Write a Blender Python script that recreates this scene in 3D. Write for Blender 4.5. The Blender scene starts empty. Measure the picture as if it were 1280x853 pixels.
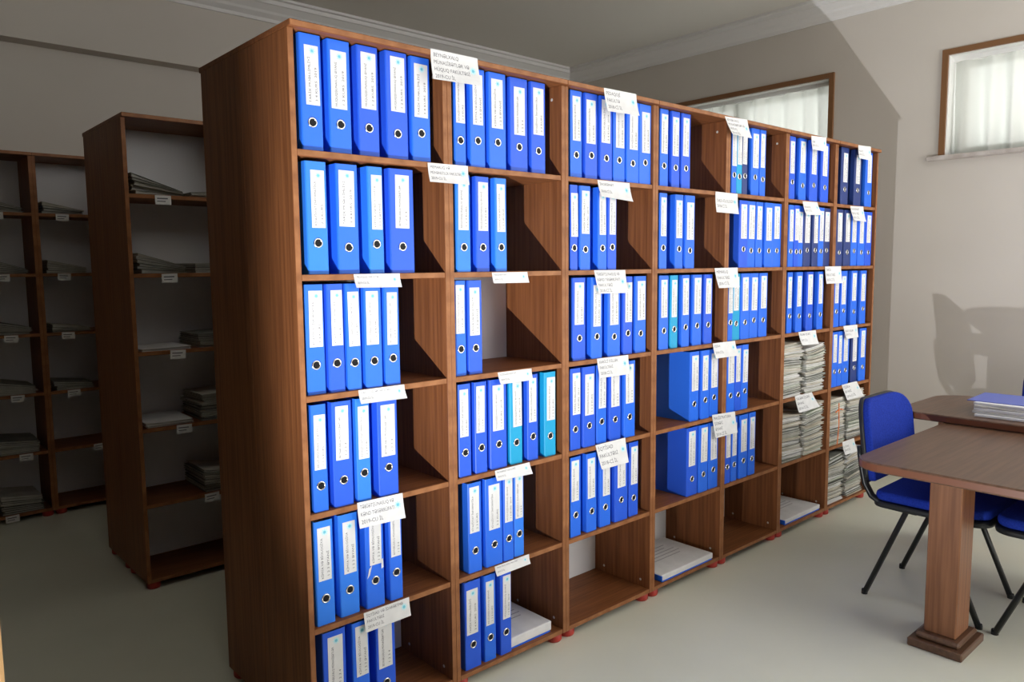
import bpy, bmesh, math, random
from mathutils import Matrix, Vector
random.seed(7)
scene = bpy.context.scene
col = scene.collection
R_ = math.radians

# ---------------------------------------------------------------- camera
cam_data = bpy.data.cameras.new('camera')
cam = bpy.data.objects.new('camera', cam_data)
col.objects.link(cam)
cam_data.sensor_width = 36.0
cam_data.lens = 36.0 * 948.8 / 1280.0
cam_data.clip_start = 0.05
yaw, pitch, roll = R_(41.733), R_(5.664), R_(-0.54)
fwd = Vector((math.sin(yaw) * math.cos(pitch), math.cos(yaw) * math.cos(pitch), -math.sin(pitch)))
rgt = Vector((math.cos(yaw), -math.sin(yaw), 0))
upv = rgt.cross(fwd)
r2 = rgt * math.cos(roll) + upv * math.sin(roll)
u2 = -rgt * math.sin(roll) + upv * math.cos(roll)
m3 = Matrix((r2, u2, -fwd)).transposed()
cam.matrix_world = Matrix.Translation((-0.9644, -1.9821, 1.4563)) @ m3.to_4x4()
scene.camera = cam

# ---------------------------------------------------------------- sky, light, exposure
world = bpy.data.worlds.new('overcast_sky')
scene.world = world
world.use_nodes = True
bg = world.node_tree.nodes['Background']
bg.inputs['Color'].default_value = (1.0, 0.985, 0.95, 1)
bg.inputs['Strength'].default_value = 3.75
# photographer's flash standing low beside the doorway, aimed up along the shelves
fl = bpy.data.lights.new('camera_flash', 'SPOT')
fl.energy = 365.0
fl.color = (0.97, 0.98, 1.0)
fl.spot_size = R_(120)
fl.spot_blend = 0.8
fl.shadow_soft_size = 0.011
flo = bpy.data.objects.new('camera_flash', fl)
col.objects.link(flo)
flo.location = (-0.97, -1.27, 0.25)
az, el = R_(84), R_(49)
fdir = Vector((math.sin(az) * math.cos(el), math.cos(az) * math.cos(el), math.sin(el)))
flo.rotation_euler = fdir.to_track_quat('-Z', 'Y').to_euler()
vs = scene.view_settings
vs.view_transform = 'Standard'
vs.look = 'None'
vs.gamma = 1.0
vs.use_curve_mapping = False
vs.exposure = 0.0
scene.cycles.use_denoising = True
scene.cycles.max_bounces = 8
scene.cycles.diffuse_bounces = 5
scene.cycles.transparent_max_bounces = 12
scene.cycles.sample_clamp_indirect = 6.0

# ---------------------------------------------------------------- materials
MAT = {}
def mat(name, color, rough=0.6, spec=0.3, metal=0.0):
    m = bpy.data.materials.new(name)
    m.use_nodes = True
    b = m.node_tree.nodes['Principled BSDF']
    b.inputs['Base Color'].default_value = (*color, 1)
    b.inputs['Roughness'].default_value = rough
    b.inputs['Specular IOR Level'].default_value = spec
    b.inputs['Metallic'].default_value = metal
    MAT[name] = m
    return m
def noise_tint(m, c1, c2, scale=(1, 1, 1), detail=4, nscale=4.0, bump=0.0, lo=.35, hi=.65, rough=None):
    nt = m.node_tree
    b = nt.nodes['Principled BSDF']
    tc = nt.nodes.new('ShaderNodeTexCoord')
    mp = nt.nodes.new('ShaderNodeMapping')
    mp.inputs['Scale'].default_value = scale
    nz = nt.nodes.new('ShaderNodeTexNoise')
    nz.inputs['Scale'].default_value = nscale
    nz.inputs['Detail'].default_value = detail
    rp = nt.nodes.new('ShaderNodeValToRGB')
    rp.color_ramp.elements[0].position = lo
    rp.color_ramp.elements[1].position = hi
    rp.color_ramp.elements[0].color = (*c1, 1)
    rp.color_ramp.elements[1].color = (*c2, 1)
    nt.links.new(tc.outputs['Object'], mp.inputs['Vector'])
    nt.links.new(mp.outputs['Vector'], nz.inputs['Vector'])
    nt.links.new(nz.outputs['Fac'], rp.inputs['Fac'])
    nt.links.new(rp.outputs['Color'], b.inputs['Base Color'])
    if bump:
        bp = nt.nodes.new('ShaderNodeBump')
        bp.inputs['Strength'].default_value = bump
        bp.inputs['Distance'].default_value = 0.002
        nt.links.new(nz.outputs['Fac'], bp.inputs['Height'])
        nt.links.new(bp.outputs['Normal'], b.inputs['Normal'])
    return m
W1, W2 = (0.160, 0.055, 0.0195), (0.255, 0.094, 0.033)
noise_tint(mat('wood_upright', W1, 0.50, 0.20), W1, W2, (26, 26, 0.9), 6, 3.0)
noise_tint(mat('wood_level', W1, 0.50, 0.20), W1, W2, (0.9, 26, 26), 6, 3.0)
noise_tint(mat('wood_edge', W1, 0.45, 0.25), (0.22, 0.085, 0.030), (0.33, 0.140, 0.055), (3, 3, 3), 4, 6.0)
noise_tint(mat('wood_desk', W1, 0.33, 0.4), (0.090, 0.046, 0.026), (0.142, 0.075, 0.044), (1.2, 22, 22), 6, 3.0)
noise_tint(mat('wood_desk_upright', W1, 0.4, 0.35), (0.165, 0.064, 0.026), (0.255, 0.108, 0.048), (22, 22, 0.9), 6, 3.0)
mat('desk_edge', (0.165, 0.058, 0.026), 0.35, 0.4)
noise_tint(mat('back_board', (0.6, 0.6, 0.6), 0.7, 0.2), (0.80, 0.80, 0.82), (0.85, 0.85, 0.87), (1, 1, 1), 2, 3.0)
mat('foot_red', (0.42, 0.040, 0.028), 0.45, 0.4)
mat('cap_white', (0.6, 0.57, 0.52), 0.5)
mat('blue', (0.022, 0.150, 0.80), 0.40, 0.30)
mat('royal', (0.022, 0.105, 0.70), 0.40, 0.30)
mat('sky_blue', (0.030, 0.21, 0.86), 0.40, 0.30)
mat('teal', (0.010, 0.34, 0.62), 0.40, 0.30)
mat('navy', (0.018, 0.042, 0.19), 0.38, 0.4)
noise_tint(mat('paper', (0.80, 0.80, 0.78), 0.8, 0.1), (0.70, 0.70, 0.70), (0.76, 0.76, 0.76), (1, 1, 1), 2, 20.0)
mat('ink', (0.13, 0.13, 0.15), 0.8, 0.1)
mat('emblem_blue', (0.18, 0.52, 0.66), 0.7, 0.1)
mat('emblem_pale', (0.50, 0.80, 0.86), 0.7, 0.1)
mat('chrome', (0.75, 0.75, 0.76), 0.18, 0.5, 1.0)
mat('hole_black', (0.006, 0.006, 0.008), 0.5, 0.2)
noise_tint(mat('folder_grey', (0.5, 0.5, 0.45), 0.85, 0.1), (0.40, 0.39, 0.34), (0.55, 0.53, 0.47), (1, 1, 1), 3, 9.0)
noise_tint(mat('folder_cream', (0.6, 0.5, 0.4), 0.85, 0.1), (0.55, 0.50, 0.40), (0.66, 0.61, 0.52), (1, 1, 1), 3, 9.0)
noise_tint(mat('folder_dark', (0.2, 0.2, 0.18), 0.8, 0.1), (0.16, 0.17, 0.15), (0.26, 0.26, 0.23), (1, 1, 1), 3, 9.0)
noise_tint(mat('folder_green', (0.4, 0.45, 0.35), 0.85, 0.1), (0.36, 0.40, 0.32), (0.46, 0.49, 0.40), (1, 1, 1), 3, 9.0)
noise_tint(mat('sheet_edges', (0.6, 0.6, 0.55), 0.9, 0.05), (0.42, 0.41, 0.37), (0.76, 0.75, 0.71), (1, 1, 60), 4, 12.0)
mat('orange_tie', (0.75, 0.20, 0.05), 0.7, 0.1)
noise_tint(mat('chair_blue', (0.012, 0.035, 0.36), 0.85, 0.15), (0.008, 0.025, 0.25), (0.013, 0.038, 0.34), (1, 1, 1), 5, 160.0, 0.3)
mat('black_plastic', (0.012, 0.013, 0.014), 0.45, 0.4)
mat('black_metal', (0.010, 0.011, 0.012), 0.35, 0.45)
mat('folder_blue', (0.10, 0.14, 0.50), 0.4, 0.4)
noise_tint(mat('wall_paint', (0.6, 0.56, 0.5), 0.85, 0.1), (0.585, 0.545, 0.495), (0.615, 0.575, 0.525), (1, 1, 1), 4, 1.3)
mat('ceiling_paint', (0.72, 0.70, 0.66), 0.85, 0.1)
mat('moulding_white', (0.74, 0.73, 0.72), 0.6, 0.25)
fm = noise_tint(mat('floor_vinyl', (0.5, 0.5, 0.42), 0.33, 0.4), (0.68, 0.695, 0.585), (0.75, 0.76, 0.645), (1, 1, 1), 6, 1.7, 0.0, .3, .7)
mat('window_brown', (0.20, 0.095, 0.040), 0.5, 0.3)
mat('window_white', (0.80, 0.80, 0.78), 0.4, 0.3)
noise_tint(mat('sill_stone', (0.5, 0.45, 0.42), 0.35, 0.4), (0.42, 0.37, 0.34), (0.56, 0.52, 0.49), (1, 1, 1), 5, 14.0)
mat('bounce_cut_dark', (0.10, 0.085, 0.07), 0.6, 0.2)  # invented dark finish for the unseen left wall, keeps bounced light off the aisle
mat('ink_pale', (0.38, 0.38, 0.40), 0.8, 0.1)
mat('jamb_wood', (0.50, 0.30, 0.13), 0.45, 0.3)
def sheer():
    m = bpy.data.materials.new('sheer_curtain')
    m.use_nodes = True
    nt = m.node_tree
    nt.nodes.clear()
    o = nt.nodes.new('ShaderNodeOutputMaterial')
    d = nt.nodes.new('ShaderNodeBsdfDiffuse'); d.inputs['Color'].default_value = (0.86, 0.85, 0.80, 1)
    t = nt.nodes.new('ShaderNodeBsdfTranslucent'); t.inputs['Color'].default_value = (0.40, 0.41, 0.385, 1)
    tr = nt.nodes.new('ShaderNodeBsdfTransparent'); tr.inputs['Color'].default_value = (1, 1, 1, 1)
    m1 = nt.nodes.new('ShaderNodeMixShader'); m1.inputs[0].default_value = 0.60
    m2 = nt.nodes.new('ShaderNodeMixShader'); m2.inputs[0].default_value = 0.07
    nt.links.new(d.outputs[0], m1.inputs[1]); nt.links.new(t.outputs[0], m1.inputs[2])
    nt.links.new(m1.outputs[0], m2.inputs[1]); nt.links.new(tr.outputs[0], m2.inputs[2])
    nt.links.new(m2.outputs[0], o.inputs['Surface'])
    MAT['sheer'] = m
sheer()
def glass():
    m = bpy.data.materials.new('window_glass')
    m.use_nodes = True
    nt = m.node_tree
    nt.nodes.clear()
    o = nt.nodes.new('ShaderNodeOutputMaterial')
    g = nt.nodes.new('ShaderNodeBsdfGlossy'); g.inputs['Roughness'].default_value = 0.02
    tr = nt.nodes.new('ShaderNodeBsdfTransparent'); tr.inputs['Color'].default_value = (0.95, 0.97, 0.97, 1)
    mx = nt.nodes.new('ShaderNodeMixShader'); mx.inputs[0].default_value = 0.06
    nt.links.new(tr.outputs[0], mx.inputs[1]); nt.links.new(g.outputs[0], mx.inputs[2])
    nt.links.new(mx.outputs[0], o.inputs['Surface'])
    MAT['glass'] = m
glass()

# ---------------------------------------------------------------- mesh helpers
class MB:
    """collects vertices and faces for one mesh object"""
    def __init__(self):
        self.v, self.f, self.m = [], [], []
    def face(self, idx, mi=0):
        self.f.append(tuple(idx)); self.m.append(mi)
    def box(self, x0, x1, y0, y1, z0, z1, mi=0, front=None):
        b = len(self.v)
        self.v += [(x0, y0, z0), (x1, y0, z0), (x1, y1, z0), (x0, y1, z0), (x0, y0, z1), (x1, y0, z1), (x1, y1, z1), (x0, y1, z1)]
        q = [(0, 3, 2, 1), (4, 5, 6, 7), (0, 1, 5, 4), (1, 2, 6, 5), (2, 3, 7, 6), (3, 0, 4, 7)]
        for i, k in enumerate(q):
            self.face([b + a for a in k], front if (i == 2 and front is not None) else mi)
        return self
    def prism(self, pts, z0, z1, mi=0, side=None, axis='z'):
        """extrude a 2-D outline (counter-clockwise)"""
        n, b = len(pts), len(self.v)
        def P(p, h):
            return (p[0], p[1], h) if axis == 'z' else ((p[0], h, p[1]) if axis == 'y' else (h, p[0], p[1]))
        for h in (z0, z1):
            self.v += [P(p, h) for p in pts]
        fl = axis == 'y'
        cap0, cap1 = list(range(b, b + n)), list(range(b + n, b + 2 * n))
        self.face(cap0 if fl else cap0[::-1], mi); self.face(cap1[::-1] if fl else cap1, mi)
        for i in range(n):
            j = (i + 1) % n
            q = [b + i, b + j, b + n + j, b + n + i]
            self.face(q[::-1] if fl else q, mi if side is None else side)
        return self
    def tube(self, path, rad, seg=8, mi=0, flat=1.0):
        """round bar swept along a list of points"""
        pts = [Vector(p) for p in path]
        rads = rad if isinstance(rad, (list, tuple)) else [rad] * len(pts)
        b = len(self.v)
        nrm = None
        for i, p in enumerate(pts):
            d = (pts[min(i + 1, len(pts) - 1)] - pts[max(i - 1, 0)]).normalized()
            if nrm is None:
                nrm = d.orthogonal().normalized() if abs(d.x) > .9 else d.cross(Vector((1, 0, 0))).normalized()
            nrm = (nrm - d * nrm.dot(d)).normalized()
            bi = d.cross(nrm)
            for k in range(seg):
                a = 2 * math.pi * k / seg
                self.v.append(tuple(p + nrm * math.cos(a) * rads[i] + bi * math.sin(a) * rads[i] * flat))
        for i in range(len(pts) - 1):
            for k in range(seg):
                k2 = (k + 1) % seg
                self.face([b + i * seg + k, b + i * seg + k2, b + (i + 1) * seg + k2, b + (i + 1) * seg + k], mi)
        self.face([b + k for k in range(seg)][::-1], mi)
        e = b + (len(pts) - 1) * seg
        self.face([e + k for k in range(seg)], mi)
        return self
    def lathe(self, prof, seg=14, mi=0, axis='z', c=(0, 0, 0)):
        b = len(self.v)
        for r, h in prof:
            for k in range(seg):
                a = 2 * math.pi * k / seg
                x, y = r * math.cos(a), r * math.sin(a)
                self.v.append((c[0] + x, c[1] + y, c[2] + h) if axis == 'z' else (c[0] + x, c[1] + h, c[2] + y))
        for i in range(len(prof) - 1):
            for k in range(seg):
                k2 = (k + 1) % seg
                q = [b + i * seg + k, b + i * seg + k2, b + (i + 1) * seg + k2, b + (i + 1) * seg + k]
                self.face(q if axis == 'z' else q[::-1], mi)
        return self
    def mesh(self, name, mats, smooth=False):
        me = bpy.data.meshes.new(name)
        me.from_pydata(self.v, [], self.f)
        for mn in mats:
            me.materials.append(MAT[mn])
        for p, mi in zip(me.polygons, self.m):
            p.material_index = mi
            p.use_smooth = smooth
        me.update()
        return me
def recalc(me):
    bm = bmesh.new(); bm.from_mesh(me)
    bmesh.ops.recalc_face_normals(bm, faces=bm.faces)
    bm.to_mesh(me); bm.free()
    return me
def bevel(me, w, seg=2, angle=30):
    bm = bmesh.new(); bm.from_mesh(me)
    bmesh.ops.recalc_face_normals(bm, faces=bm.faces)
    ed = [e for e in bm.edges if len(e.link_faces) == 2 and e.calc_face_angle(0) > R_(angle)]
    bmesh.ops.bevel(bm, geom=ed, offset=w, segments=seg, affect='EDGES', profile=0.5)
    bm.to_mesh(me); bm.free()
    return me
def link(name, data, parent=None, loc=(0, 0, 0), rot=(0, 0, 0)):
    o = bpy.data.objects.new(name, data)
    col.objects.link(o)
    o.parent = parent
    o.location = loc
    o.rotation_euler = rot
    return o
def thing(name, label, cat, loc=(0, 0, 0), rot=(0, 0, 0), group=None, data=None):
    o = link(name, data, None, loc, rot)
    o['label'] = label; o['category'] = cat
    if group:
        o['group'] = group
    return o
def struct(name, me, label=None, parent=None):
    o = link(name, me, parent)
    if parent is None:
        o['kind'] = 'structure'
    if label:
        o['label'] = label
    return o
ORD = ['first', 'second', 'third', 'fourth', 'fifth', 'sixth', 'seventh']
SHELF = ['top', 'second', 'third', 'fourth', 'fifth', 'bottom']
def round_outline(x0, x1, y0, y1, r, seg=5):
    """rounded rectangle; r = radius per corner, order (x0,y0) (x1,y0) (x1,y1) (x0,y1)"""
    r = [r] * 4 if not isinstance(r, (list, tuple)) else r
    out = []
    for (cx, cy, a0), rr in zip([(x0, y0, 180), (x1, y0, 270), (x1, y1, 0), (x0, y1, 90)], r):
        ox = cx + (rr if cx == x0 else -rr); oy = cy + (rr if cy == y0 else -rr)
        n = seg if rr > 0.001 else 0
        for k in range(n + 1):
            a = R_(a0 + 90 * k / max(n, 1))
            out.append((ox + rr * math.cos(a), oy + rr * math.sin(a)))
    return out

# ---------------------------------------------------------------- the room
XR, YB, ZC = 4.55, 3.45, 3.33         # right wall, back wall, ceiling
XL, YF = -2.6, -3.3
struct('floor', MB().box(XL - .2, XR + .25, YF - .5, YB + .2, -0.12, 0).mesh('floor', ['floor_vinyl']), 'pale grey-green vinyl floor')
struct('ceiling', MB().box(XL - .2, XR + .25, YF, YB + .2, ZC, ZC + .12).mesh('ceiling', ['ceiling_paint']), 'plain white painted ceiling')
wb = struct('wall_back', MB().box(XL - .2, XR + .25, YB, YB + .15, 0, ZC).mesh('wall_back', ['wall_paint']), 'beige painted wall behind the shelves')
struct('beam', MB().box(XL, XR, YB - .13, YB + .01, 2.80, ZC).mesh('beam', ['wall_paint']), None, wb)
struct('wall_left', MB().box(XL - .2, XL, YF, YB, 0, ZC).box(XL, -0.90, -1.10, -0.98, 0, ZC).mesh('wall_left', ['bounce_cut_dark']), 'unseen wall beside the doorway, made dark to cut bounced light')
struct('wall_front', MB().box(XL - .2, 1.6, YF - .15, YF, 0, ZC).mesh('wall_front', ['wall_paint']))
WIN = [(0.70, 2.40), (-1.70, -0.09)]   # window openings along the right wall
WZ0, WZ1 = 2.15, 2.79
wr = MB()
wr.box(XR, XR + .25, -1.95, YB, 0, WZ0).box(XR, XR + .25, -1.95, YB, WZ1, ZC)
wr.box(XR, XR + .25, WIN[0][1], YB, WZ0, WZ1).box(XR, XR + .25, WIN[1][1], WIN[0][0], WZ0, WZ1).box(XR, XR + .25, -1.95, WIN[1][0], WZ0, WZ1)
struct('wall_right', wr.mesh('wall_right', ['wall_paint']), 'beige painted wall with two high windows')
struct('baseboard_right', MB().box(XR - .018, XR + .002, -1.95, YB, 0, .08).mesh('baseboard', ['wood_level']))
def crown(name, p0, p1, inward, mitre0=0, mitre1=0):
    prof = [(0, 0), (.012, 0), (.016, .022), (.05, .045), (.058, .06), (.10, .092), (.112, .094), (.118, .118), (.14, .122), (.14, .14), (0, .14)]
    b = MB()
    n = len(prof)
    d = (Vector(p1) - Vector(p0)).normalized()
    for p, mt in ((Vector(p0), mitre0), (Vector(p1), mitre1)):
        for o, h in prof:
            q = p + Vector(inward) * o + d * mt * o
            b.v.append((q.x, q.y, ZC - .14 + h))
    for i in range(n):
        j = (i + 1) % n
        b.face([i, j, n + j, n + i])
    b.face(list(range(n))); b.face(list(range(n, 2 * n)))
    struct(name, recalc(b.mesh(name, ['moulding_white'])), 'white stepped crown moulding under the ceiling')
crown('trim_1', (XL, YB - .13, 0), (XR, YB - .13, 0), (0, -1, 0), 0, -1)
crown('trim_2', (XR, YF, 0), (XR, YB - .13, 0), (-1, 0, 0), 0, -1)
jb = bevel(MB().box(-0.955, -0.8655, -1.116, -0.966, 0, 2.15).mesh('jamb', ['jamb_wood']), .004, 1)
struct('trim_3', jb, 'varnished wooden door jamb')
struct('trim_4', MB().box(-0.93, -0.871, -1.114, -0.968, 2.15, ZC).mesh('jamb_head', ['wall_paint']))

for wi, (y0, y1) in enumerate(WIN):
    w = struct('window_%d' % (wi + 1), None, 'high window with brown casing and stone sill')
    c = .035
    for a in [(y0 - c, y0, WZ0, WZ1 + c), (y1, y1 + c, WZ0, WZ1 + c), (y0, y1, WZ1, WZ1 + c)]:
        link('casing', MB().box(XR - .02, XR + .003, a[0], a[1], a[2], a[3]).mesh('casing', ['window_brown']), w)
    link('sill', bevel(MB().box(XR - .05, XR + .2, y0 - .10, y1 + .10, WZ0 - .03, WZ0).mesh('sill', ['sill_stone']), .005, 1), w)
    for rv in [(y0, y0 + .006, WZ0, WZ1), (y1 - .006, y1, WZ0, WZ1), (y0 + .006, y1 - .006, WZ1 - .006, WZ1)]:
        link('reveal_lining', MB().box(XR - .001, XR + .17, *rv).mesh('reveal', ['window_white']), w)
    fr = MB()
    fx0, fx1 = XR + .17, XR + .22
    fr.box(fx0, fx1, y0, y1, WZ0, WZ0 + .06).box(fx0, fx1, y0, y1, WZ1 - .06, WZ1)
    fr.box(fx0, fx1, y0, y0 + .06, WZ0 + .06, WZ1 - .06).box(fx0, fx1, y1 - .06, y1, WZ0 + .06, WZ1 - .06)
    ym = (y0 + y1) / 2
    fr.box(fx0, fx1, ym - .05, ym + .05, WZ0 + .06, WZ1 - .06)
    link('sash_frame', fr.mesh('sash', ['window_white']), w)
    for a, b in ((y0 + .06, ym - .05), (ym + .05, y1 - .06)):
        link('pane', MB().box(fx0 + .02, fx0 + .028, a, b, WZ0 + .06, WZ1 - .06).mesh('pane', ['glass']), w)
    # sheer curtain gathered on a rail inside the recess
    cb = MB()
    n = 170
    ya, yb = y0 + .02, y1 - .012
    rows = 7
    for i in range(n + 1):
        y = ya + (yb - ya) * i / n
        s = y * 46
        for r in range(rows):
            t = r / (rows - 1)
            amp = .020 + .022 * t
            x = XR + .088 + amp * (math.sin(s + .5 * math.sin(s * .31) + .35 * t) + .45 * math.sin(s * .47 + 1 + .8 * t))
            cb.v.append((x, y + .006 * math.sin(s * .8 + t * 2) * t, WZ1 - .035 - (WZ1 - WZ0 - .045) * t))
    for i in range(n):
        for r in range(rows - 1):
            a = i * rows + r
            cb.face([a, a + 1, a + rows + 1, a + rows])
    cm = cb.mesh('curtain_cloth', ['sheer'], True)
    ct = thing('curtain', ['white sheer curtain in the window above the binder shelves', 'white sheer curtain in the window above the desk'][wi], 'curtain', group='sheer curtains')
    link('cloth', cm, ct)
    link('rail', MB().box(XR + .065, XR + .105, y0 + .006, y1 - .006, WZ1 - .035, WZ1 - .006).mesh('rail', ['window_white']), ct)
BINDERS = {  # (bookcase, shelf): [(offset from the bookcase's inner side, spine width), ...]
    (1, 1): [(0.023, 0.066), (0.11, 0.072), (0.204, 0.072), (0.299, 0.078), (0.392, 0.072)],
    (1, 2): [(0.028, 0.066), (0.124, 0.072), (0.228, 0.054), (0.302, 0.09)],
    (1, 3): [(0.013, 0.06), (0.081, 0.054), (0.141, 0.048), (0.202, 0.06), (0.274, 0.054)],
    (1, 4): [(0.017, 0.048), (0.084, 0.066), (0.164, 0.048), (0.238, 0.072)],
    (1, 5): [(0.015, 0.06), (0.096, 0.066), (0.184, 0.066), (0.271, 0.048)],
    (1, 6): [(0.029, 0.078), (0.127, 0.06), (0.21, 0.072)],
    (2, 1): [(0.018, 0.048), (0.082, 0.066), (0.163, 0.078), (0.264, 0.084), (0.363, 0.072)],
    (2, 2): [(0.019, 0.06), (0.107, 0.06), (0.19, 0.054)],
    (2, 3): [(0.011, 0.048), (0.069, 0.06)],
    (2, 4): [(0.015, 0.054), (0.086, 0.054), (0.156, 0.078), (0.251, 0.06), (0.335, 0.054), (0.42, 0.06)],
    (2, 5): [(0.05, 0.06), (0.128, 0.078), (0.212, 0.048), (0.267, 0.048)],
    (2, 6): [(0.03, 0.072), (0.118, 0.054), (0.19, 0.054)],
    (3, 1): [(0.027, 0.066), (0.105, 0.072), (0.186, 0.072), (0.267, 0.072), (0.343, 0.078), (0.422, 0.078)],
    (3, 2): [(0.02, 0.042), (0.074, 0.06), (0.175, 0.054), (0.233, 0.054)],
    (3, 3): [(0.04, 0.072), (0.136, 0.066), (0.235, 0.078), (0.332, 0.06), (0.412, 0.072)],
    (3, 4): [(0.019, 0.06), (0.091, 0.072), (0.175, 0.06), (0.251, 0.072), (0.337, 0.072)],
    (3, 5): [(0.021, 0.06), (0.11, 0.06), (0.193, 0.066), (0.282, 0.084), (0.38, 0.06)],
    (4, 1): [(0.027, 0.06), (0.107, 0.06), (0.18, 0.066)],
    (4, 2): [(0.024, 0.054), (0.138, 0.06), (0.207, 0.072)],
    (4, 3): [(0.03, 0.066), (0.114, 0.054), (0.191, 0.06), (0.275, 0.072), (0.367, 0.066)],
    (4, 4): [(0.262, 0.072), (0.346, 0.066), (0.421, 0.072)],
    (4, 5): [(0.248, 0.084), (0.339, 0.072), (0.421, 0.078)],
    (5, 1): [(0.027, 0.042), (0.073, 0.048), (0.127, 0.048), (0.207, 0.072), (0.284, 0.054)],
    (5, 2): [(0.101, 0.078), (0.182, 0.072), (0.261, 0.066), (0.337, 0.078), (0.416, 0.084)],
    (5, 3): [(0.02, 0.042), (0.064, 0.066), (0.132, 0.078), (0.215, 0.078), (0.301, 0.078)],
    (5, 4): [(0.017, 0.072), (0.094, 0.054), (0.151, 0.06)],
    (5, 5): [(0.01, 0.054), (0.075, 0.048), (0.146, 0.072), (0.234, 0.06)],
    (6, 1): [(0.033, 0.06), (0.134, 0.078), (0.237, 0.09), (0.365, 0.09)],
    (6, 2): [(0.032, 0.054), (0.089, 0.048), (0.138, 0.06), (0.199, 0.078), (0.285, 0.066), (0.355, 0.06), (0.422, 0.078)],
    (6, 3): [(0.038, 0.054), (0.133, 0.066), (0.251, 0.072), (0.369, 0.066)],
    (7, 1): [(0.077, 0.09), (0.233, 0.09), (0.38, 0.09)],
    (7, 2): [(0.038, 0.084), (0.13, 0.084), (0.226, 0.078), (0.311, 0.09), (0.407, 0.084)],
    (7, 3): [(0.028, 0.066), (0.118, 0.078), (0.247, 0.078), (0.365, 0.078)],
    (7, 4): [(0.025, 0.066), (0.095, 0.054), (0.154, 0.09), (0.281, 0.078), (0.374, 0.09)],
}
SIGN_CORNERS = [
    [(0.464, 2.135), (0.65, 2.136), (0.652, 2.046), (0.463, 2.041)],
    [(0.456, 1.781), (0.617, 1.783), (0.615, 1.721), (0.456, 1.721)],
    [(0.183, 1.436), (0.344, 1.436), (0.346, 1.394), (0.184, 1.396)],
    [(0.717, 1.434), (0.882, 1.434), (0.884, 1.396), (0.72, 1.397)],
    [(0.188, 1.089), (0.351, 1.089), (0.352, 1.047), (0.188, 1.049)],
    [(0.738, 1.087), (0.899, 1.086), (0.9, 1.045), (0.743, 1.046)],
    [(0.172, 0.746), (0.335, 0.743), (0.336, 0.665), (0.174, 0.667)],
    [(0.72, 0.741), (0.886, 0.742), (0.888, 0.702), (0.723, 0.705)],
    [(0.183, 0.394), (0.35, 0.395), (0.353, 0.334), (0.185, 0.334)],
    [(0.714, 0.395), (0.88, 0.397), (0.88, 0.363), (0.716, 0.361)],
    [(1.267, 2.133), (1.459, 2.136), (1.459, 2.05), (1.277, 2.046)],
    [(1.253, 1.781), (1.444, 1.781), (1.45, 1.707), (1.263, 1.718)],
    [(1.234, 1.436), (1.42, 1.435), (1.432, 1.343), (1.259, 1.345)],
    [(1.252, 1.09), (1.442, 1.089), (1.445, 1.011), (1.26, 1.013)],
    [(1.244, 0.745), (1.426, 0.747), (1.438, 0.643), (1.275, 0.642)],
    [(2.085, 2.126), (2.271, 2.133), (2.295, 2.048), (2.122, 2.048)],
    [(2.046, 1.782), (2.228, 1.781), (2.225, 1.687), (2.038, 1.689)],
    [(2.048, 1.437), (2.24, 1.438), (2.237, 1.345), (2.073, 1.345)],
    [(2.044, 1.091), (2.23, 1.09), (2.243, 1.019), (2.054, 1.021)],
    [(2.048, 0.755), (2.242, 0.746), (2.249, 0.644), (2.073, 0.642)],
    [(2.889, 2.124), (3.054, 2.132), (3.051, 2.056), (2.891, 2.054)],
    [(2.853, 1.778), (3.011, 1.78), (3.055, 1.713), (2.867, 1.708)],
    [(3.117, 1.436), (3.309, 1.436), (3.303, 1.341), (3.129, 1.341)],
    [(2.847, 1.091), (3.039, 1.09), (3.053, 1.014), (2.864, 1.02)],
    [(2.827, 0.748), (3.014, 0.748), (3.097, 0.657), (2.857, 0.655)],
    [(3.438, 2.129), (3.604, 2.136), (3.604, 2.056), (3.437, 2.055)],
    [(3.406, 1.778), (3.575, 1.782), (3.592, 1.694), (3.418, 1.696)],
    [(3.369, 1.092), (3.55, 1.09), (3.56, 1.015), (3.393, 1.016)],
    [(3.373, 0.748), (3.571, 0.749), (3.661, 0.653), (3.445, 0.649)],
    [(3.407, 0.403), (3.561, 0.404), (3.582, 0.323), (3.426, 0.324)],
]
# ---------------------------------------------------------------- bookcases
BW, BD, BH, T = 0.5365, 0.3214, 2.124, 0.018
Z0, PITCH = 0.049, 0.347
def shelf_z(r):          # top surface below row r (1 = top row ... 6 = bottom board)
    return Z0 + (6 - r) * PITCH
BP = {}
BP['side'] = bevel(MB().box(0, T, 0, BD, Z0 - T, BH - .018, 0, 1).mesh('bookcase_side', ['wood_upright', 'wood_edge']), .0012, 1)
BP['shelf'] = bevel(MB().box(T, BW - T, .003, BD - .006, -T, 0, 0, 1).mesh('bookcase_shelf', ['wood_level', 'wood_edge']), .0012, 1)
BP['bottom'] = bevel(MB().box(T, BW - T, .001, BD, -T, 0, 0, 1).mesh('bookcase_bottom', ['wood_level', 'wood_edge']), .0012, 1)
BP['top'] = bevel(MB().box(0.0003, BW - .0003, -.016, BD, BH - .018, BH, 0, 1).mesh('bookcase_top', ['wood_level', 'wood_edge']), .002, 1)
BP['back'] = MB().box(T, BW - T, BD - .006, BD - .001, Z0, BH - .018).mesh('bookcase_back', ['back_board'])
BP['foot'] = MB().lathe([(0, 0), (.027, 0), (.031, .005), (.031, .026), (.026, Z0 - T + .001)], 14).mesh('bookcase_foot', ['foot_red'], True)
BP['cap'] = MB().lathe([(0, -.0004), (.0055, -.0003), (.0058, 0)], 8, 0, 'y').mesh('cam_cap', ['cap_white'])
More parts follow.
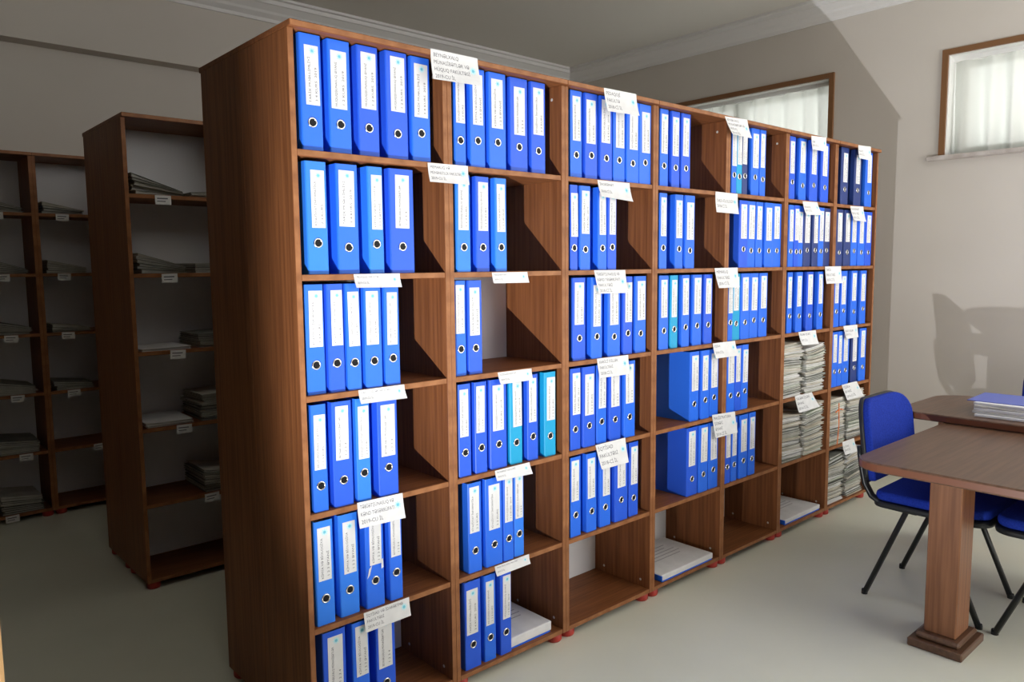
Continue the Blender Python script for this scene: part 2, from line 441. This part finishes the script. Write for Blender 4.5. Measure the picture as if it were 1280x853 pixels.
def bookcase(x, y, label, group, flip=False, caps=False):
    root = thing('bookcase', label, 'bookcase', (x + (BW if flip else 0), y, 0), (0, 0, math.pi if flip else 0), group)
    link('side_panel', BP['side'], root); link('side_panel', BP['side'], root, (BW - T, 0, 0))
    link('top_panel', BP['top'], root); link('bottom_panel', BP['bottom'], root, (0, 0, Z0))
    link('back_panel', BP['back'], root)
    for r in range(1, 6):
        link('shelf', BP['shelf'], root, (0, 0, shelf_z(r)))
    for fx_ in (.035, BW - .035):
        for fy in (.034, BD - .045):
            link('foot', BP['foot'], root, (fx_, fy, 0))
    if caps:
        for yy in (.05, BD - .06):
            for zz in (Z0 + .03, BH - .018 - .045):
                link('screw_cap', BP['cap'], root, (BW - T, yy, zz), (0, 0, R_(-90)))
    return root
for k in range(7):
    bookcase(k * BW, 0, '%s walnut bookcase from the bare end panel in the row of blue binders' % ORD[k], 'bookcases holding the blue binders', caps=True)
for k in range(7):
    bookcase(k * BW, 2 * BD + .0005, '%s walnut bookcase from the aisle, standing back to back behind the blue binders' % ORD[k], 'bookcases behind the binder row', flip=True)
for k in range(3):
    bookcase(k * BW + .003, 1.60, '%s dark bookcase of the middle row with folder piles, counted from the aisle' % ORD[k], 'bookcases of the middle row')
for k in range(2):
    bookcase(k * BW + .003, 1.60 + 2 * BD + .0005, '%s dark bookcase backing onto the middle row, counted from the aisle' % ORD[k], 'bookcases of the middle row', flip=True)
X3 = -0.067
for k, nm in enumerate(['left of the shared upright', 'right of the shared upright']):
    bookcase(X3 - BW + k * BW, YB - BD - .003, 'dark bookcase against the back wall, ' + ('farther from' if k == 0 else 'half hidden behind') + ' the middle row', 'bookcases along the back wall')
for k in (1, 2):
    bookcase(X3 + k * BW, YB - BD - .003, '%s dark bookcase against the back wall hidden behind the middle row' % ORD[k - 1], 'bookcases along the back wall')

# ---------------------------------------------------------------- lettering
TXT = {}
def text_mesh(s):
    """flat outline of a line of capitals, cap height 1"""
    if s not in TXT:
        cu = bpy.data.curves.new('lettering', 'FONT')
        cu.body = s
        cu.size = 1.38
        cu.resolution_u = 2
        cu.fill_mode = 'FRONT'
        ob = bpy.data.objects.new('lettering', cu)
        col.objects.link(ob)
        dg = bpy.context.evaluated_depsgraph_get()
        me = bpy.data.meshes.new_from_object(ob.evaluated_get(dg))
        vs_ = [(v.co.x, v.co.y) for v in me.vertices]
        fs_ = [tuple(p.vertices) for p in me.polygons]
        bpy.data.objects.remove(ob); bpy.data.curves.remove(cu); bpy.data.meshes.remove(me)
        wd = max(v[0] for v in vs_) if vs_ else 1
        TXT[s] = (vs_, fs_, wd)
    return TXT[s]
def star(cx, cy, r, n=8):
    out = []
    for k in range(2 * n):
        a = math.pi * k / n
        q = r if k % 2 == 0 else r * .55
        out.append((cx + q * math.cos(a), cy + q * math.sin(a)))
    return out
def add_star(b, P, cx, cy, r):
    """burst emblem: pale burst with a darker core"""
    for rr, mi, lift in ((r, 2, .0003), (r * .5, 3, .0005)):
        pts = star(cx, cy, rr)
        s = len(b.v)
        b.v.append(P(cx, cy, lift)); b.v += [P(x, y, lift) for x, y in pts]
        for k in range(len(pts)):
            b.face([s, s + 1 + k, s + 1 + (k + 1) % len(pts)], mi)

# ---------------------------------------------------------------- ring binders
DEP, HGT = 0.285, 0.318
def binder_body(w):
    r, t = .0045, .0026
    o = []
    for cx, a0 in ((r, 180), (w - r, 270)):
        for k in range(4):
            a = R_(a0 + 30 * k)
            o.append((cx + r * math.cos(a), r + r * math.sin(a)))
    outl = [(0, DEP)] + o + [(w, DEP), (w - t, DEP), (w - t, t), (t, t), (t, DEP)]
    return recalc(MB().prism(outl, 0, HGT).mesh('binder_cover', ['blue']))
BODY, PAPER = {}, {}
ring_mesh = None
rb = MB()
rb.lathe([(.0098, -.0004), (.0102, -.0022), (.0122, -.0028), (.0142, -.0020), (.0146, 0)], 18, 0, 'y')
b0 = len(rb.v)
for k in range(18):
    a = 2 * math.pi * k / 18
    rb.v.append((.0101 * math.cos(a), -.0005, .0101 * math.sin(a)))
rb.face(list(range(b0, b0 + 18))[::-1], 1)
ring_mesh = recalc(rb.mesh('finger_ring', ['chrome', 'hole_black'], True))
riv = MB()
for zz in (.09, .14, .16, .21):
    for yy in (.03, .045):
        riv.lathe([(0, .0006), (.0018, .0004), (.002, 0)], 6, 0, 'y', (0, yy * 0, zz))
LINES = [('REGİONŞÜNASLIQ ƏYANİ', '1 2 3 KURS'), ('HÜQUQŞÜNASLIQ ƏYANİ', '1 2 KURS  2019'), ('BEYNƏLXALQ MÜNASİBƏTLƏR', '1 2 3 4'),
         ('TARİX MÜƏLLİMLİYİ', '3 4 KURS  2019'), ('KİMYA VƏ BİOLOGİYA', '1 2 3 ƏYANİ'), ('RİYAZİYYAT İNFORMATİKA', '2 3 KURS')]
LAB = {}
def spine_label(wd, i, h=.162):
    key = (wd, i, h)
    if key not in LAB:
        b = MB().box(-wd / 2, wd / 2, -.0006, .0002, -h, 0)
        def P(x, y, l):
            return (x, -.0006 - l, y)
        def line(s, x, size, z0):
            vs_, fs_, W = text_mesh(s)
            k = min(size * 1.45, (h - .038) / W)
            s0 = len(b.v)
            b.v += [P(x - vy * size, -h + z0 + vx * k, .0003) for vx, vy in vs_]
            for f in fs_:
                b.face([s0 + a for a in f], 1)
        line(LINES[i][0], -wd * .12, min(.0075, wd * .17), .006)
        line(LINES[i][1], wd * .34, min(.0075, wd * .17), .010)
        add_star(b, P, wd * .06, -.015, min(.0125, wd * .32))
        LAB[key] = b.mesh('spine_label', ['paper', 'ink', 'emblem_pale', 'emblem_blue'])
    return LAB[key]
CN = {'blue': 'blue', 'royal': 'royal blue', 'sky_blue': 'bright blue', 'teal': 'turquoise', 'navy': 'dark navy'}
SPECIAL = {(2, 4, 3): 'teal', (2, 4, 5): 'teal', (4, 3, 1): 'teal', (5, 3, 1): 'teal', (5, 1, 1): 'teal',
           (6, 2, 3): 'navy', (6, 2, 4): 'navy', (6, 2, 6): 'navy', (7, 1, 0): 'navy', (7, 1, 1): 'navy', (7, 2, 0): 'navy', (7, 2, 1): 'navy', (5, 1, 2): 'navy',
           (7, 4, 3): 'navy', (1, 2, 3): 'royal', (1, 4, 1): 'royal', (1, 4, 3): 'royal', (2, 1, 3): 'royal', (2, 4, 4): 'royal', (2, 4, 1): 'royal', (2, 4, 0): 'royal',
           (1, 5, 0): 'sky_blue', (2, 2, 2): 'sky_blue'}
rnd = random.Random(3)
def binder(cx, r, i, off, wd, n):
    wd = round(wd, 3)
    c = SPECIAL.get((cx, r, i)) or rnd.choice(['blue', 'blue', 'blue', 'sky_blue', 'royal'] if cx < 3 else ['blue', 'blue', 'royal'])
    if wd not in BODY:
        BODY[wd] = binder_body(wd)
        PAPER[wd] = MB().box(.0036, wd - .0036, .02, DEP - .012, .008, HGT - .014).mesh('binder_pages', ['sheet_edges'])
    x = (cx - 1) * BW + T + off
    y = .010 + rnd.uniform(0, .008)
    if n == 1:
        pos = 'only binder'
    elif i == n - 1:
        pos = 'last binder'
    else:
        pos = '%s binder' % ORD[i]
    lab = '%s %s from aisle side, %s shelf of the %s binder bookcase' % (CN[c], pos, SHELF[r - 1], ORD[cx - 1])
    t = thing('ring_binder', lab, 'binder', (x, y, shelf_z(r) + .0002), (0, 0, 0), 'blue binders on the shelves')
    o = link('cover', BODY[wd], t)
    if c != 'blue':
        o.material_slots[0].link = 'OBJECT'
        o.material_slots[0].material = MAT[c]
    link('pages', PAPER[wd], t)
    if (cx, r, i) == (1, 5, 2):
        torn_strips(t, wd)
    hz = rnd.uniform(.076, .090)
    link('finger_ring', ring_mesh, t, (wd / 2, 0, hz))
    lw = .050 if wd > .066 else (.042 if wd > .055 else .036)
    dz = rnd.choice([.014, .018, .02, .024, .03])
    link('spine_label', spine_label(lw, rnd.randrange(len(LINES))), t, (wd / 2 + rnd.uniform(-.003, .006) * (1 if wd > .05 else .3), 0, HGT - dz), (0, rnd.uniform(-.012, .012), 0))
def torn_strips(parent, wd):
    s = MB()
    for pts in ([(-.026, -.168), (-.016, -.160), (-.028, -.186), (-.037, -.196)], [(.018, -.150), (.024, -.146), (.022, -.172), (.014, -.176)]):
        o_ = len(s.v)
        s.v += [(x_, -.0012 - .006 * (k_ > 1), z_) for k_, (x_, z_) in enumerate(pts)]
        s.face([o_, o_ + 1, o_ + 2, o_ + 3])
    link('torn_label_edge', s.mesh('torn_edge', ['paper']), parent, (wd / 2 + .004, 0, HGT - .022))
for (cx, r), lst in BINDERS.items():
    for i, (off, wd) in enumerate(lst):
        binder(cx, r, i, off, wd, len(lst))

# ---------------------------------------------------------------- paper signs hung on the shelf edges
SIGN_TEXT = [
    ['BEYNƏLXALQ', 'MÜNASİBƏTLƏR VƏ', 'HÜQUQ FAKÜLTƏSİ', '2019-CU İL'], ['MEMARLIQ VƏ', 'MÜHƏNDİSLİK FAKÜLTƏSİ', '2019-CU İL'], ['PEDAQOJİ FAKÜLTƏ', '2019-CU İL'],
    ['MAGİSTRATURA', '2019-CU İL'], ['XARİCİ DİLLƏR FAKÜLTƏSİ', '2019-CU İL'], ['FİZİKA-RİYAZİYYAT', '2019-CU İL'], ['TƏBİƏTŞÜNASLIQ VƏ', 'KƏND TƏSƏRRÜFATI', '2019-CU İL'],
    ['İNCƏSƏNƏT FAKÜLTƏSİ', '2019-CU İL'], ['İQTİSAD VƏ İDARƏETMƏ', 'FAKÜLTƏSİ', '2019-CU İL'], ['TARİX-FİLOLOGİYA FAKÜLTƏSİ', '2019-CU İL'],
    ['PEDAQOJİ', 'FAKÜLTƏ', '2018-Cİ İL'], ['İNCƏSƏNƏT', '2018-Cİ İL'], ['TƏBİƏTŞÜNASLIQ VƏ', 'KƏND TƏSƏRRÜFATI', 'FAKÜLTƏSİ', '2018-Cİ İL'], ['XARİCİ DİLLƏR', 'FAKÜLTƏSİ', '2018-Cİ İL'], ['İQTİSAD', 'FAKÜLTƏSİ', '2018-Cİ İL'],
    ['BEYNƏLXALQ', 'MÜNASİBƏTLƏR VƏ', 'HÜQUQ', '2018-Cİ İL'], ['TARİX-FİLOLOGİYA', '2018-Cİ İL'], ['MEMARLIQ', 'FAKÜLTƏSİ', '2018-Cİ İL'], ['FİZİKA', '2018-Cİ İL'], ['MAGİSTRATURA', 'ŞÖBƏSİ', 'ƏYANİ', '2018-Cİ İL'],
    ['TİBB', '2017-Cİ İL'], ['PEDAQOJİ', '2017-Cİ İL'], ['TARİX', 'FAKÜLTƏSİ', '2017-Cİ İL'], ['TƏLƏBƏ İŞLƏRİ', '2017-Cİ İL'], ['TƏLƏBƏ İŞLƏRİ', 'ƏYANİ', '2016-CI İL'],
    ['HÜQUQ', '2017-Cİ İL'], ['İNCƏSƏNƏT', 'FAKÜLTƏSİ', '2017-Cİ İL'], ['XARİCİ DİLLƏR', '2017-Cİ İL'], ['FİZİKA', 'ƏYANİ', '2016-CI İL'], ['İQTİSAD', '2016-CI İL']]
# which shelf edge each sign hangs from: (bookcase, shelf above the row it names)
EDGE = ['top edge'] + ['shelf edge'] * 29
SIGN_AT = ['top board between the first two bookcases', 'shelf edge between the first two bookcases', 'first bookcase above the third row', 'second bookcase above the third row',
           'first bookcase above the fourth row', 'second bookcase above the fourth row', 'first bookcase above the fifth row', 'second bookcase above the fifth row', 'first bookcase above the bottom row', 'second bookcase above the bottom row',
           'third bookcase, top board', 'third bookcase above the second row', 'third bookcase above the third row', 'third bookcase above the fourth row', 'third bookcase above the fifth row',
           'fourth bookcase joint, top board', 'fourth bookcase joint, second row', 'fourth bookcase joint, third row', 'fourth bookcase joint, fourth row', 'fourth bookcase joint, fifth row',
           'sixth bookcase, top board', 'sixth bookcase above the second row', 'sixth bookcase joint, third row', 'sixth bookcase above the upper folder piles', 'sixth bookcase above the lower folder piles',
           'seventh bookcase, top board', 'seventh bookcase above the second row', 'seventh bookcase above the fourth row', 'seventh bookcase above the upper folder piles', 'seventh bookcase above the lower folder piles']
for si, cs in enumerate(SIGN_CORNERS):
    tl, tr, br, bl = [Vector((a, b)) for a, b in cs]
    zoff = -.009 if (tl.y + tr.y) / 2 > 2.05 else 0
    W = ((tr - tl).length + (br - bl).length) / 2
    H = ((bl - tl).length + (br - tr).length) / 2
    joint = any(min(tl.x, bl.x) < k * BW + T and max(tr.x, br.x) > k * BW - T for k in range(8))
    yb = -.0164 if zoff else (-.0004 if joint else .0026)      # flat against the board it is stuck to
    org = Vector(((tl.x + tr.x) / 2, yb, (tl.y + tr.y) / 2 + zoff))
    curl = rnd.uniform(.004, .014)
    skew = rnd.uniform(-.008, .008)
    def P(u, v, lift):
        q = (tl * (1 - u) + tr * u) * (1 - v) + (bl * (1 - u) + br * u) * v
        y = -curl * v * v - abs(skew) * v * (u if skew > 0 else 1 - u) - lift
        return (q.x - org.x, y, q.y + zoff - org.z)
    b = MB()
    nu, nv = 4, 5
    for side, lf in ((0, 0), (1, -.0004)):
        s0 = len(b.v)
        for j in range(nv + 1):
            for i in range(nu + 1):
                b.v.append(P(i / nu, j / nv, lf))
        for j in range(nv):
            for i in range(nu):
                a = s0 + j * (nu + 1) + i
                q = [a, a + nu + 1, a + nu + 2, a + 1]
                b.face(q if side == 0 else q[::-1])
    lines = SIGN_TEXT[si]
    n = len(lines)
    top, pit = (.10, .235) if n >= 4 else ((.12, .29) if n == 3 else (.14, .42))
    if H / W > .42 and n < 3:
        top, pit = .34, .26
    cap = min(.15, pit * .55)
    for li, s in enumerate(lines):
        vs_, fs_, tw = text_mesh(s)
        kx = min(cap * H / W * .95, (.80 if n < 3 or H / W < .42 else .74) / tw)
        s0 = len(b.v)
        b.v += [P(.05 + vx * kx, top + pit * li + cap * (1 - vy), .0003) for vx, vy in vs_]
        for f in fs_:
            b.face([s0 + a for a in f], 1)
    def PS(x, y, l):
        return P(x / W, y / H, l)
    add_star(b, PS, W * .87, H * (.42 if n < 4 else .5), min(.0150, H * .22))
    thing('shelf_sign', 'white paper sign with blue emblem hung on the %s' % SIGN_AT[si], 'sign', tuple(org), (0, 0, 0), 'paper signs on the binder shelves', b.mesh('shelf_sign', ['paper', 'ink', 'emblem_pale', 'emblem_blue']))
# ---------------------------------------------------------------- paper folders in piles
FOLD_T = .0108
LIGHT = ['folder_grey', 'folder_cream', 'folder_green', 'folder_dark', 'paper', 'folder_cream', 'folder_dark']
WHITE = ['paper']
DARK = ['folder_dark', 'folder_grey', 'folder_dark', 'folder_grey']
rf = random.Random(11)
def pile(x, y, z, n, covers, label, group, wedge=0.0, rough=.22, jit=.006, yaw=.03, w=.218, d=.285, th=FOLD_T):
    """a stack of n folders: every folder is bent to lie on the one below it, thicker or thinner from side to side"""
    lay = []
    def S(u, v, k):
        u, v = u / .12, v / .15
        return sum(t * (1 + a * u + b * v + c_ * math.sin(p + 2.2 * u + 1.7 * v)) for t, a, b, c_, p in lay[:k])
    W_, D_ = w, d
    for i in range(n):
        w, d = W_ * rf.uniform(.90, 1.0), D_ * rf.uniform(.90, 1.0)
        ra, rb_ = [-.22 * sum(l[q] - (wedge if q == 1 else 0) for l in lay) for q in (1, 2)]      # a leaning pile is packed level again
        lay.append((th * rf.uniform(.75, 1.25), wedge + max(-rough, min(rough, ra + rf.uniform(-rough, rough))), max(-rough, min(rough, rb_ + rf.uniform(-rough, rough))), rf.uniform(0, .10) * (rough > .1), rf.uniform(0, 6)))
        cover = rf.choice(covers)
        jx, jy, an = rf.uniform(-jit, jit), rf.uniform(-jit, jit), rf.uniform(-yaw, yaw)
        ca, sa = math.cos(an), math.sin(an)
        b = MB()
        m = 5
        N = (m + 1) ** 2
        for f0, f1, sc, mi in ((0, .16, 1.0, 0), (.16, .84, .955, 1), (.84, 1.0, 1.0, 0)):
            s0 = len(b.v)
            for f in (f0, f1):
                for q in range(m + 1):
                    for k in range(m + 1):
                        lx, ly = (k / m - .5) * w * sc, (q / m - .5) * d * sc
                        u, v = jx + lx * ca - ly * sa, jy + lx * sa + ly * ca
                        lo, hi = S(u, v, i), S(u, v, i + 1)
                        b.v.append((u, v, lo + (hi - lo) * f - .0001 * (i > 0)))
            for q in range(m):
                for k in range(m):
                    a = s0 + q * (m + 1) + k
                    b.face([a, a + m + 1, a + m + 2, a + 1], mi)
                    b.face([N + a, N + a + 1, N + a + m + 2, N + a + m + 1], mi)
            rim = list(range(m + 1)) + [(q + 1) * (m + 1) - 1 for q in range(1, m + 1)] + [m * (m + 1) + k for k in range(m - 1, -1, -1)] + [q * (m + 1) for q in range(m - 1, 0, -1)]
            for k in range(len(rim)):
                a, e = s0 + rim[k], s0 + rim[(k + 1) % len(rim)]
                b.face([a, e, e + N, a + N], mi)
        h0 = S(jx, jy, i)
        b.v = [(vx, vy, vz - h0) for vx, vy, vz in b.v]
        thing('paper_folder', label, 'folder', (x, y, z + h0), (0, 0, 0), group, b.mesh('paper_folder', [cover, 'sheet_edges']))
for (cx, r, n1, n2, nm, yo) in [(6, 4, 27, 25, 'upper compartment of the sixth bookcase', 0), (6, 5, 23, 24, 'lower compartment of the sixth bookcase', 0), (7, 5, 25, 26, 'upper compartment of the seventh bookcase', 0), (7, 6, 26, 26, 'bottom compartment of the seventh bookcase', 0)]:
    x0 = (cx - 1) * BW + T
    for k, n in enumerate((n1, n2)):
        pile(x0 + .1245 + .2515 * k, .153, shelf_z(r), n, LIGHT, 'worn paper folder piled in the %s, %s pile' % (nm, ['aisle-side', 'window-side'][k]), 'folder piles in the end bookcases', .03 * k, .36, .0075, .03)
# string tied round one pile
tb = MB()
tx, tz = 6 * BW + T + .124, shelf_z(5)
tb.tube([(tx - .03, -.002, tz + .004), (tx - .02, -.004, tz + .12), (tx - .025, -.003, tz + .25)], .003, 6)
tb.tube([(tx - .06, -.002, tz + .20), (tx - .02, -.005, tz + .215), (tx + .03, -.002, tz + .205)], .003, 6)
thing('binding_cord', 'orange cord tied round a folder pile in the seventh bookcase', 'cord', data=tb.mesh('cord', ['orange_tie']))

# bound documents lying on bottom boards
def lying_document(x, y, z, w, d, h, rz, label):
    t = thing('bound_document', label, 'document', (x, y, z), (0, 0, rz), 'bound documents lying on the bottom shelves')
    link('pages', bevel(MB().box(.004, w, .002, d, .003, h).mesh('pages', ['paper']), .003, 1), t)
    link('cover', MB().box(0, .004, 0, d, 0, h - .004).box(0, w - .01, 0, d, 0, .003).mesh('cover', ['blue']), t)
    pr = MB()
    for k, (a, bw) in enumerate([(.25, .5), (.18, .64), (.2, .6), (.3, .4), (.22, .55)]):
        pr.box(w * a, w * (a + bw), d * .40 + k * .026, d * .40 + k * .026 + .005, h, h + .0004)
    link('print', pr.mesh('print', ['ink_pale']), t)
lying_document(1 * BW + T + .245, .020, shelf_z(6), .215, .295, .040, 0, 'thick white bound document on the bottom shelf beside three binders')
lying_document(3 * BW + T + .06, .006, shelf_z(6), .40, .295, .030, R_(0), 'white document with blue spine alone on the bottom shelf of the fourth bookcase')
lying_document(5 * BW + T + .07, .010, shelf_z(6), .40, .290, .028, R_(0), 'white document with blue spine on the bottom shelf below the folder piles')

# ---------------------------------------------------------------- piles in the dark rows, with small shelf tags
YM, YK = 1.60, YB - BD - .003
xm = .003 + T
mid = 'middle-row bookcase'
PIL = 'folder piles in the dark bookcases'
pile(xm + .125, YM + .15, shelf_z(1), 5, DARK, 'dark folder in the slumped pile on the top shelf of the middle row', PIL, -.72, .06)
pile(xm + .375, YM + .16, shelf_z(1), 3, DARK, 'folder in the low pile behind the slumped pile, top shelf of middle row', PIL, .30, .06)
pile(xm + .125, YM + .15, shelf_z(2), 6, DARK + WHITE, 'folder in the slumped pile on the second shelf of the middle row', PIL, -.60, .06)
pile(xm + .375, YM + .16, shelf_z(2), 4, DARK, 'folder in the flat pile on the second shelf of the middle row', PIL, 0, .12)
pile(xm + .125, YM + .15, shelf_z(3), 1, WHITE, 'single white folder lying on the third shelf of the middle row', PIL, 0, .12)
pile(xm + .37, YM + .15, shelf_z(3), 6, DARK, 'folder in the small neat stack on the third shelf of the middle row', PIL, 0, .12)
pile(xm + .125, YM + .15, shelf_z(4), 2, WHITE, 'white folder lying beside the tall stack on the fourth middle-row shelf', PIL, 0, .12)
pile(xm + .37, YM + .15, shelf_z(4), 12, DARK, 'folder in the tall stack on the fourth shelf of the middle row', PIL, 0, .12)
pile(xm + .37, YM + .15, shelf_z(5), 9, DARK, 'folder in the leaning stack on the fifth shelf of the middle row', PIL, -.22, .10)
for r, n, dt in [(1, 4, .035), (2, 5, .03), (3, 3, .03), (4, 4, .02)]:
    pile(X3 + T + .13, YK + .15, shelf_z(r), n, DARK, 'dark folder on the %s shelf of the half-hidden back bookcase' % SHELF[r - 1], PIL, -16 * dt, .08)
for r, n, dt in [(1, 5, .04), (2, 6, .04), (3, 6, .03), (4, 6, .025), (5, 7, .01), (6, 9, .01)]:
    pile(X3 - BW + T + .36, YK + .15, shelf_z(r), n, DARK, 'dark folder piled on the %s shelf of the farther back bookcase' % SHELF[r - 1], PIL, -16 * dt, .08)
tag_me = MB().box(-.034, .034, -.0012, 0, -.042, -.002).box(-.026, .020, -.0015, -.0012, -.018, -.013, 1).box(-.026, .010, -.0015, -.0012, -.030, -.026, 1).mesh('shelf_tag', ['paper', 'ink'])
def tag_at(x, y, z, label):
    thing('shelf_tag', label, 'tag', (x, y, z), (0, rf.uniform(-.04, .04), 0), 'white tags on the dark bookcases', tag_me)
for r, fx_ in [(1, .16), (2, .17), (3, .19), (4, .20), (5, .31)]:
    tag_at(xm + fx_ - .02, YM + .003, shelf_z(r), 'small white tag on the %s shelf edge of the middle-row bookcase' % SHELF[r - 1])
for r, fx_ in [(1, .12), (2, .11), (3, .11), (4, .12), (5, .24)]:
    tag_at(X3 + T + fx_, YK + .003, shelf_z(r), 'small white tag on the %s shelf edge of the half-hidden back bookcase' % SHELF[r - 1])
for r, fx_ in [(1, .33), (2, .34), (3, .36), (4, .37), (5, .39), (6, .30)]:
    tag_at(X3 - BW + T + fx_, YK + (.003 if r < 6 else .001), shelf_z(r), 'small white tag on the %s shelf edge of the farther back bookcase' % SHELF[r - 1])

# ---------------------------------------------------------------- desks
TBX0, TBX1, TBY0, TBY1 = 1.850, 2.88, -1.495, -0.735
tab = thing('meeting_table', 'brown meeting table on a square pillar leg with stepped plinth', 'table', (2.2, -1.23, 0))
def sub(o, x, y):
    return (o[0] - x, o[1] - y)
out = [sub(p, 2.2, -1.23) for p in round_outline(TBX0, TBX1, TBY0, TBY1, [.10, 0, 0, .10], 7)]
link('tabletop', bevel(MB().prism(out, .685, .72, 0, 1).mesh('tabletop', ['wood_desk', 'desk_edge']), .006, 2, 60), tab)
for py in (-1.005,):
    cx_, cy_ = 2.12 - 2.2, py + 1.23
    pl = link('pillar', bevel(MB().box(cx_ - .070, cx_ + .070, cy_ - .056, cy_ + .056, .055, .685).mesh('pillar', ['wood_desk_upright']), .004, 1), tab)
    link('plinth', bevel(MB().box(cx_ - .122, cx_ + .122, cy_ - .095, cy_ + .095, 0, .032).mesh('plinth', ['wood_desk']), .004, 1), tab)
    link('plinth', bevel(MB().box(cx_ - .100, cx_ + .100, cy_ - .078, cy_ + .078, .032, .055).mesh('plinth_step', ['wood_desk']), .008, 1), tab)
desk = thing('office_desk', 'brown office desk with rounded end standing across the meeting table', 'desk', (2.95, -1.4, 0))
out = [sub(p, 2.95, -1.4) for p in round_outline(2.785, 3.44, -2.20, -.515, [.05, .05, .16, .13], 7)]
link('desktop', bevel(MB().prism(out, .7205, .755, 0, 1).mesh('desktop', ['wood_desk', 'desk_edge']), .006, 2, 60), desk)
for yy in (-.66, -2.02):
    link('side_panel', bevel(MB().box(3.02 - 2.95, 3.36 - 2.95, yy - .02 + 1.4, yy + .02 + 1.4, 0, .7205).mesh('desk_side', ['wood_desk_upright']), .003, 1), desk)
link('modesty_panel', MB().box(3.14 - 2.95, 3.16 - 2.95, -2.0 + 1.4, -.68 + 1.4, .18, .7205).mesh('modesty', ['wood_desk_upright']), desk)

# documents on the desk
for i in range(5):
    bw, bd, bh = .23, .31, .012
    b = MB().box(-bw / 2, bw / 2, -bd / 2, bd / 2, 0, bh)
    thing('document_bundle', 'bundle of white papers under the blue folder on the desk', 'papers', (2.98 + rf.uniform(-.014, .014) + .006 * i, -.99 + rf.uniform(-.012, .012), .7555 + i * .0122), (0, 0, rf.uniform(-.06, .06)), 'paper bundles on the desk',
          bevel(b.mesh('bundle', [['paper', 'sheet_edges', 'paper', 'sheet_edges', 'paper'][i]]), .002, 1))
bf = thing('document_folder', 'blue card folder lying open on the paper bundles on the desk', 'folder', (3.05, -.96, .8165), (0, 0, .03))
link('cover', bevel(MB().box(-.13, .15, -.20, .17, 0, .003).mesh('folder_cover', ['folder_blue']), .001, 1), bf)
link('flap', bevel(MB().box(-.13, .15, -.36, -.202, 0, .003).mesh('folder_flap', ['folder_blue']), .001, 1), bf)

# ---------------------------------------------------------------- chairs
CH = {}
def pad(outline, y0, y1, me, mats, bow=0.0, bev=.012):
    m = bevel(MB().prism(outline, y0, y1, 0, None, 'y').mesh(me, mats, True), bev, 3, 50)
    return m
# backrest outline in x-z, seat outline in x-y
bo = round_outline(-.232, .232, 0, .355, [.05, .05, .11, .11], 8)
so = round_outline(-.235, .235, -.235, .205, [.07, .07, .05, .05], 7)
CH['back'] = pad(bo, -.026, .012, 'backrest', ['chair_blue'])
CH['shell'] = pad(round_outline(-.238, .238, -.006, .361, [.05, .05, .115, .115], 8), .006, .026, 'back_shell', ['black_plastic'], 0, .006)
CH['seat'] = bevel(MB().prism(so, .022, .062).mesh('seat', ['chair_blue'], True), .016, 3, 50)
CH['pan'] = bevel(MB().prism(round_outline(-.24, .24, -.24, .21, [.07, .07, .05, .05], 7), 0, .026).mesh('seat_pan', ['black_plastic'], True), .008, 2, 50)
for nm in ('back', 'shell'):
    for v in CH[nm].vertices:                     # gently curved for the sitter's back
        v.co.y += .045 * (1 - (v.co.x / .235) ** 2) - .02
def legm(path):
    return MB().tube(path, .0115, 8, 0, 1.35).mesh('leg', ['black_metal'], True)
CH['lf'] = legm([(0, -.215, 0), (0, -.045, .405), (0, -.01, .42)])
CH['lr'] = legm([(0, .235, 0), (0, .075, .405), (0, .04, .42)])
CH['rail'] = MB().tube([(-.19, -.02, .415), (.19, -.02, .415)], .011, 8).tube([(-.19, .06, .415), (.19, .06, .415)], .011, 8).mesh('seat_rail', ['black_metal'], True)
CH['post'] = MB().tube([(0, .03, .418), (0, .16, .42), (0, .215, .45), (0, .245, .50), (0, .258, .56), (0, .268, .62), (0, .272, .66)], .013, 8, 0, 1.5).mesh('back_post', ['black_metal'], True)
CH['tip'] = MB().lathe([(0, 0), (.0135, 0), (.0135, .014), (.012, .02)], 8).mesh('foot_tip', ['black_plastic'])
def chair(x, y, rz, label):
    t = thing('visitor_chair', label, 'chair', (x, y, 0), (0, 0, rz), 'blue visitor chairs')
    link('seat', CH['seat'], t, (0, 0, .418)); link('seat_pan', CH['pan'], t, (0, 0, .412))
    link('backrest', CH['back'], t, (0, .235, .505), (R_(-7), 0, 0)); link('back_shell', CH['shell'], t, (0, .235, .505), (R_(-7), 0, 0))
    link('seat_rail', CH['rail'], t)
    for s in (-1, 1):
        for nm, yy in (('lf', -.215), ('lr', .235)):
            lg = link('leg', CH[nm], t, (s * .205, 0, .004))
            link('foot_tip', CH['tip'], lg, (0, yy, -.004))
        link('back_post', CH['post'], t, (s * .215, 0, 0))
chair(2.545, -.838, R_(0), 'blue fabric chair with black frame pushed in between bookcase and meeting table')
chair(2.54, -1.325, R_(180), 'blue fabric chair tucked under the meeting table opposite the bookcases')
chair(3.98, -.92, R_(-90), 'blue fabric chair standing behind the office desk near the wall')
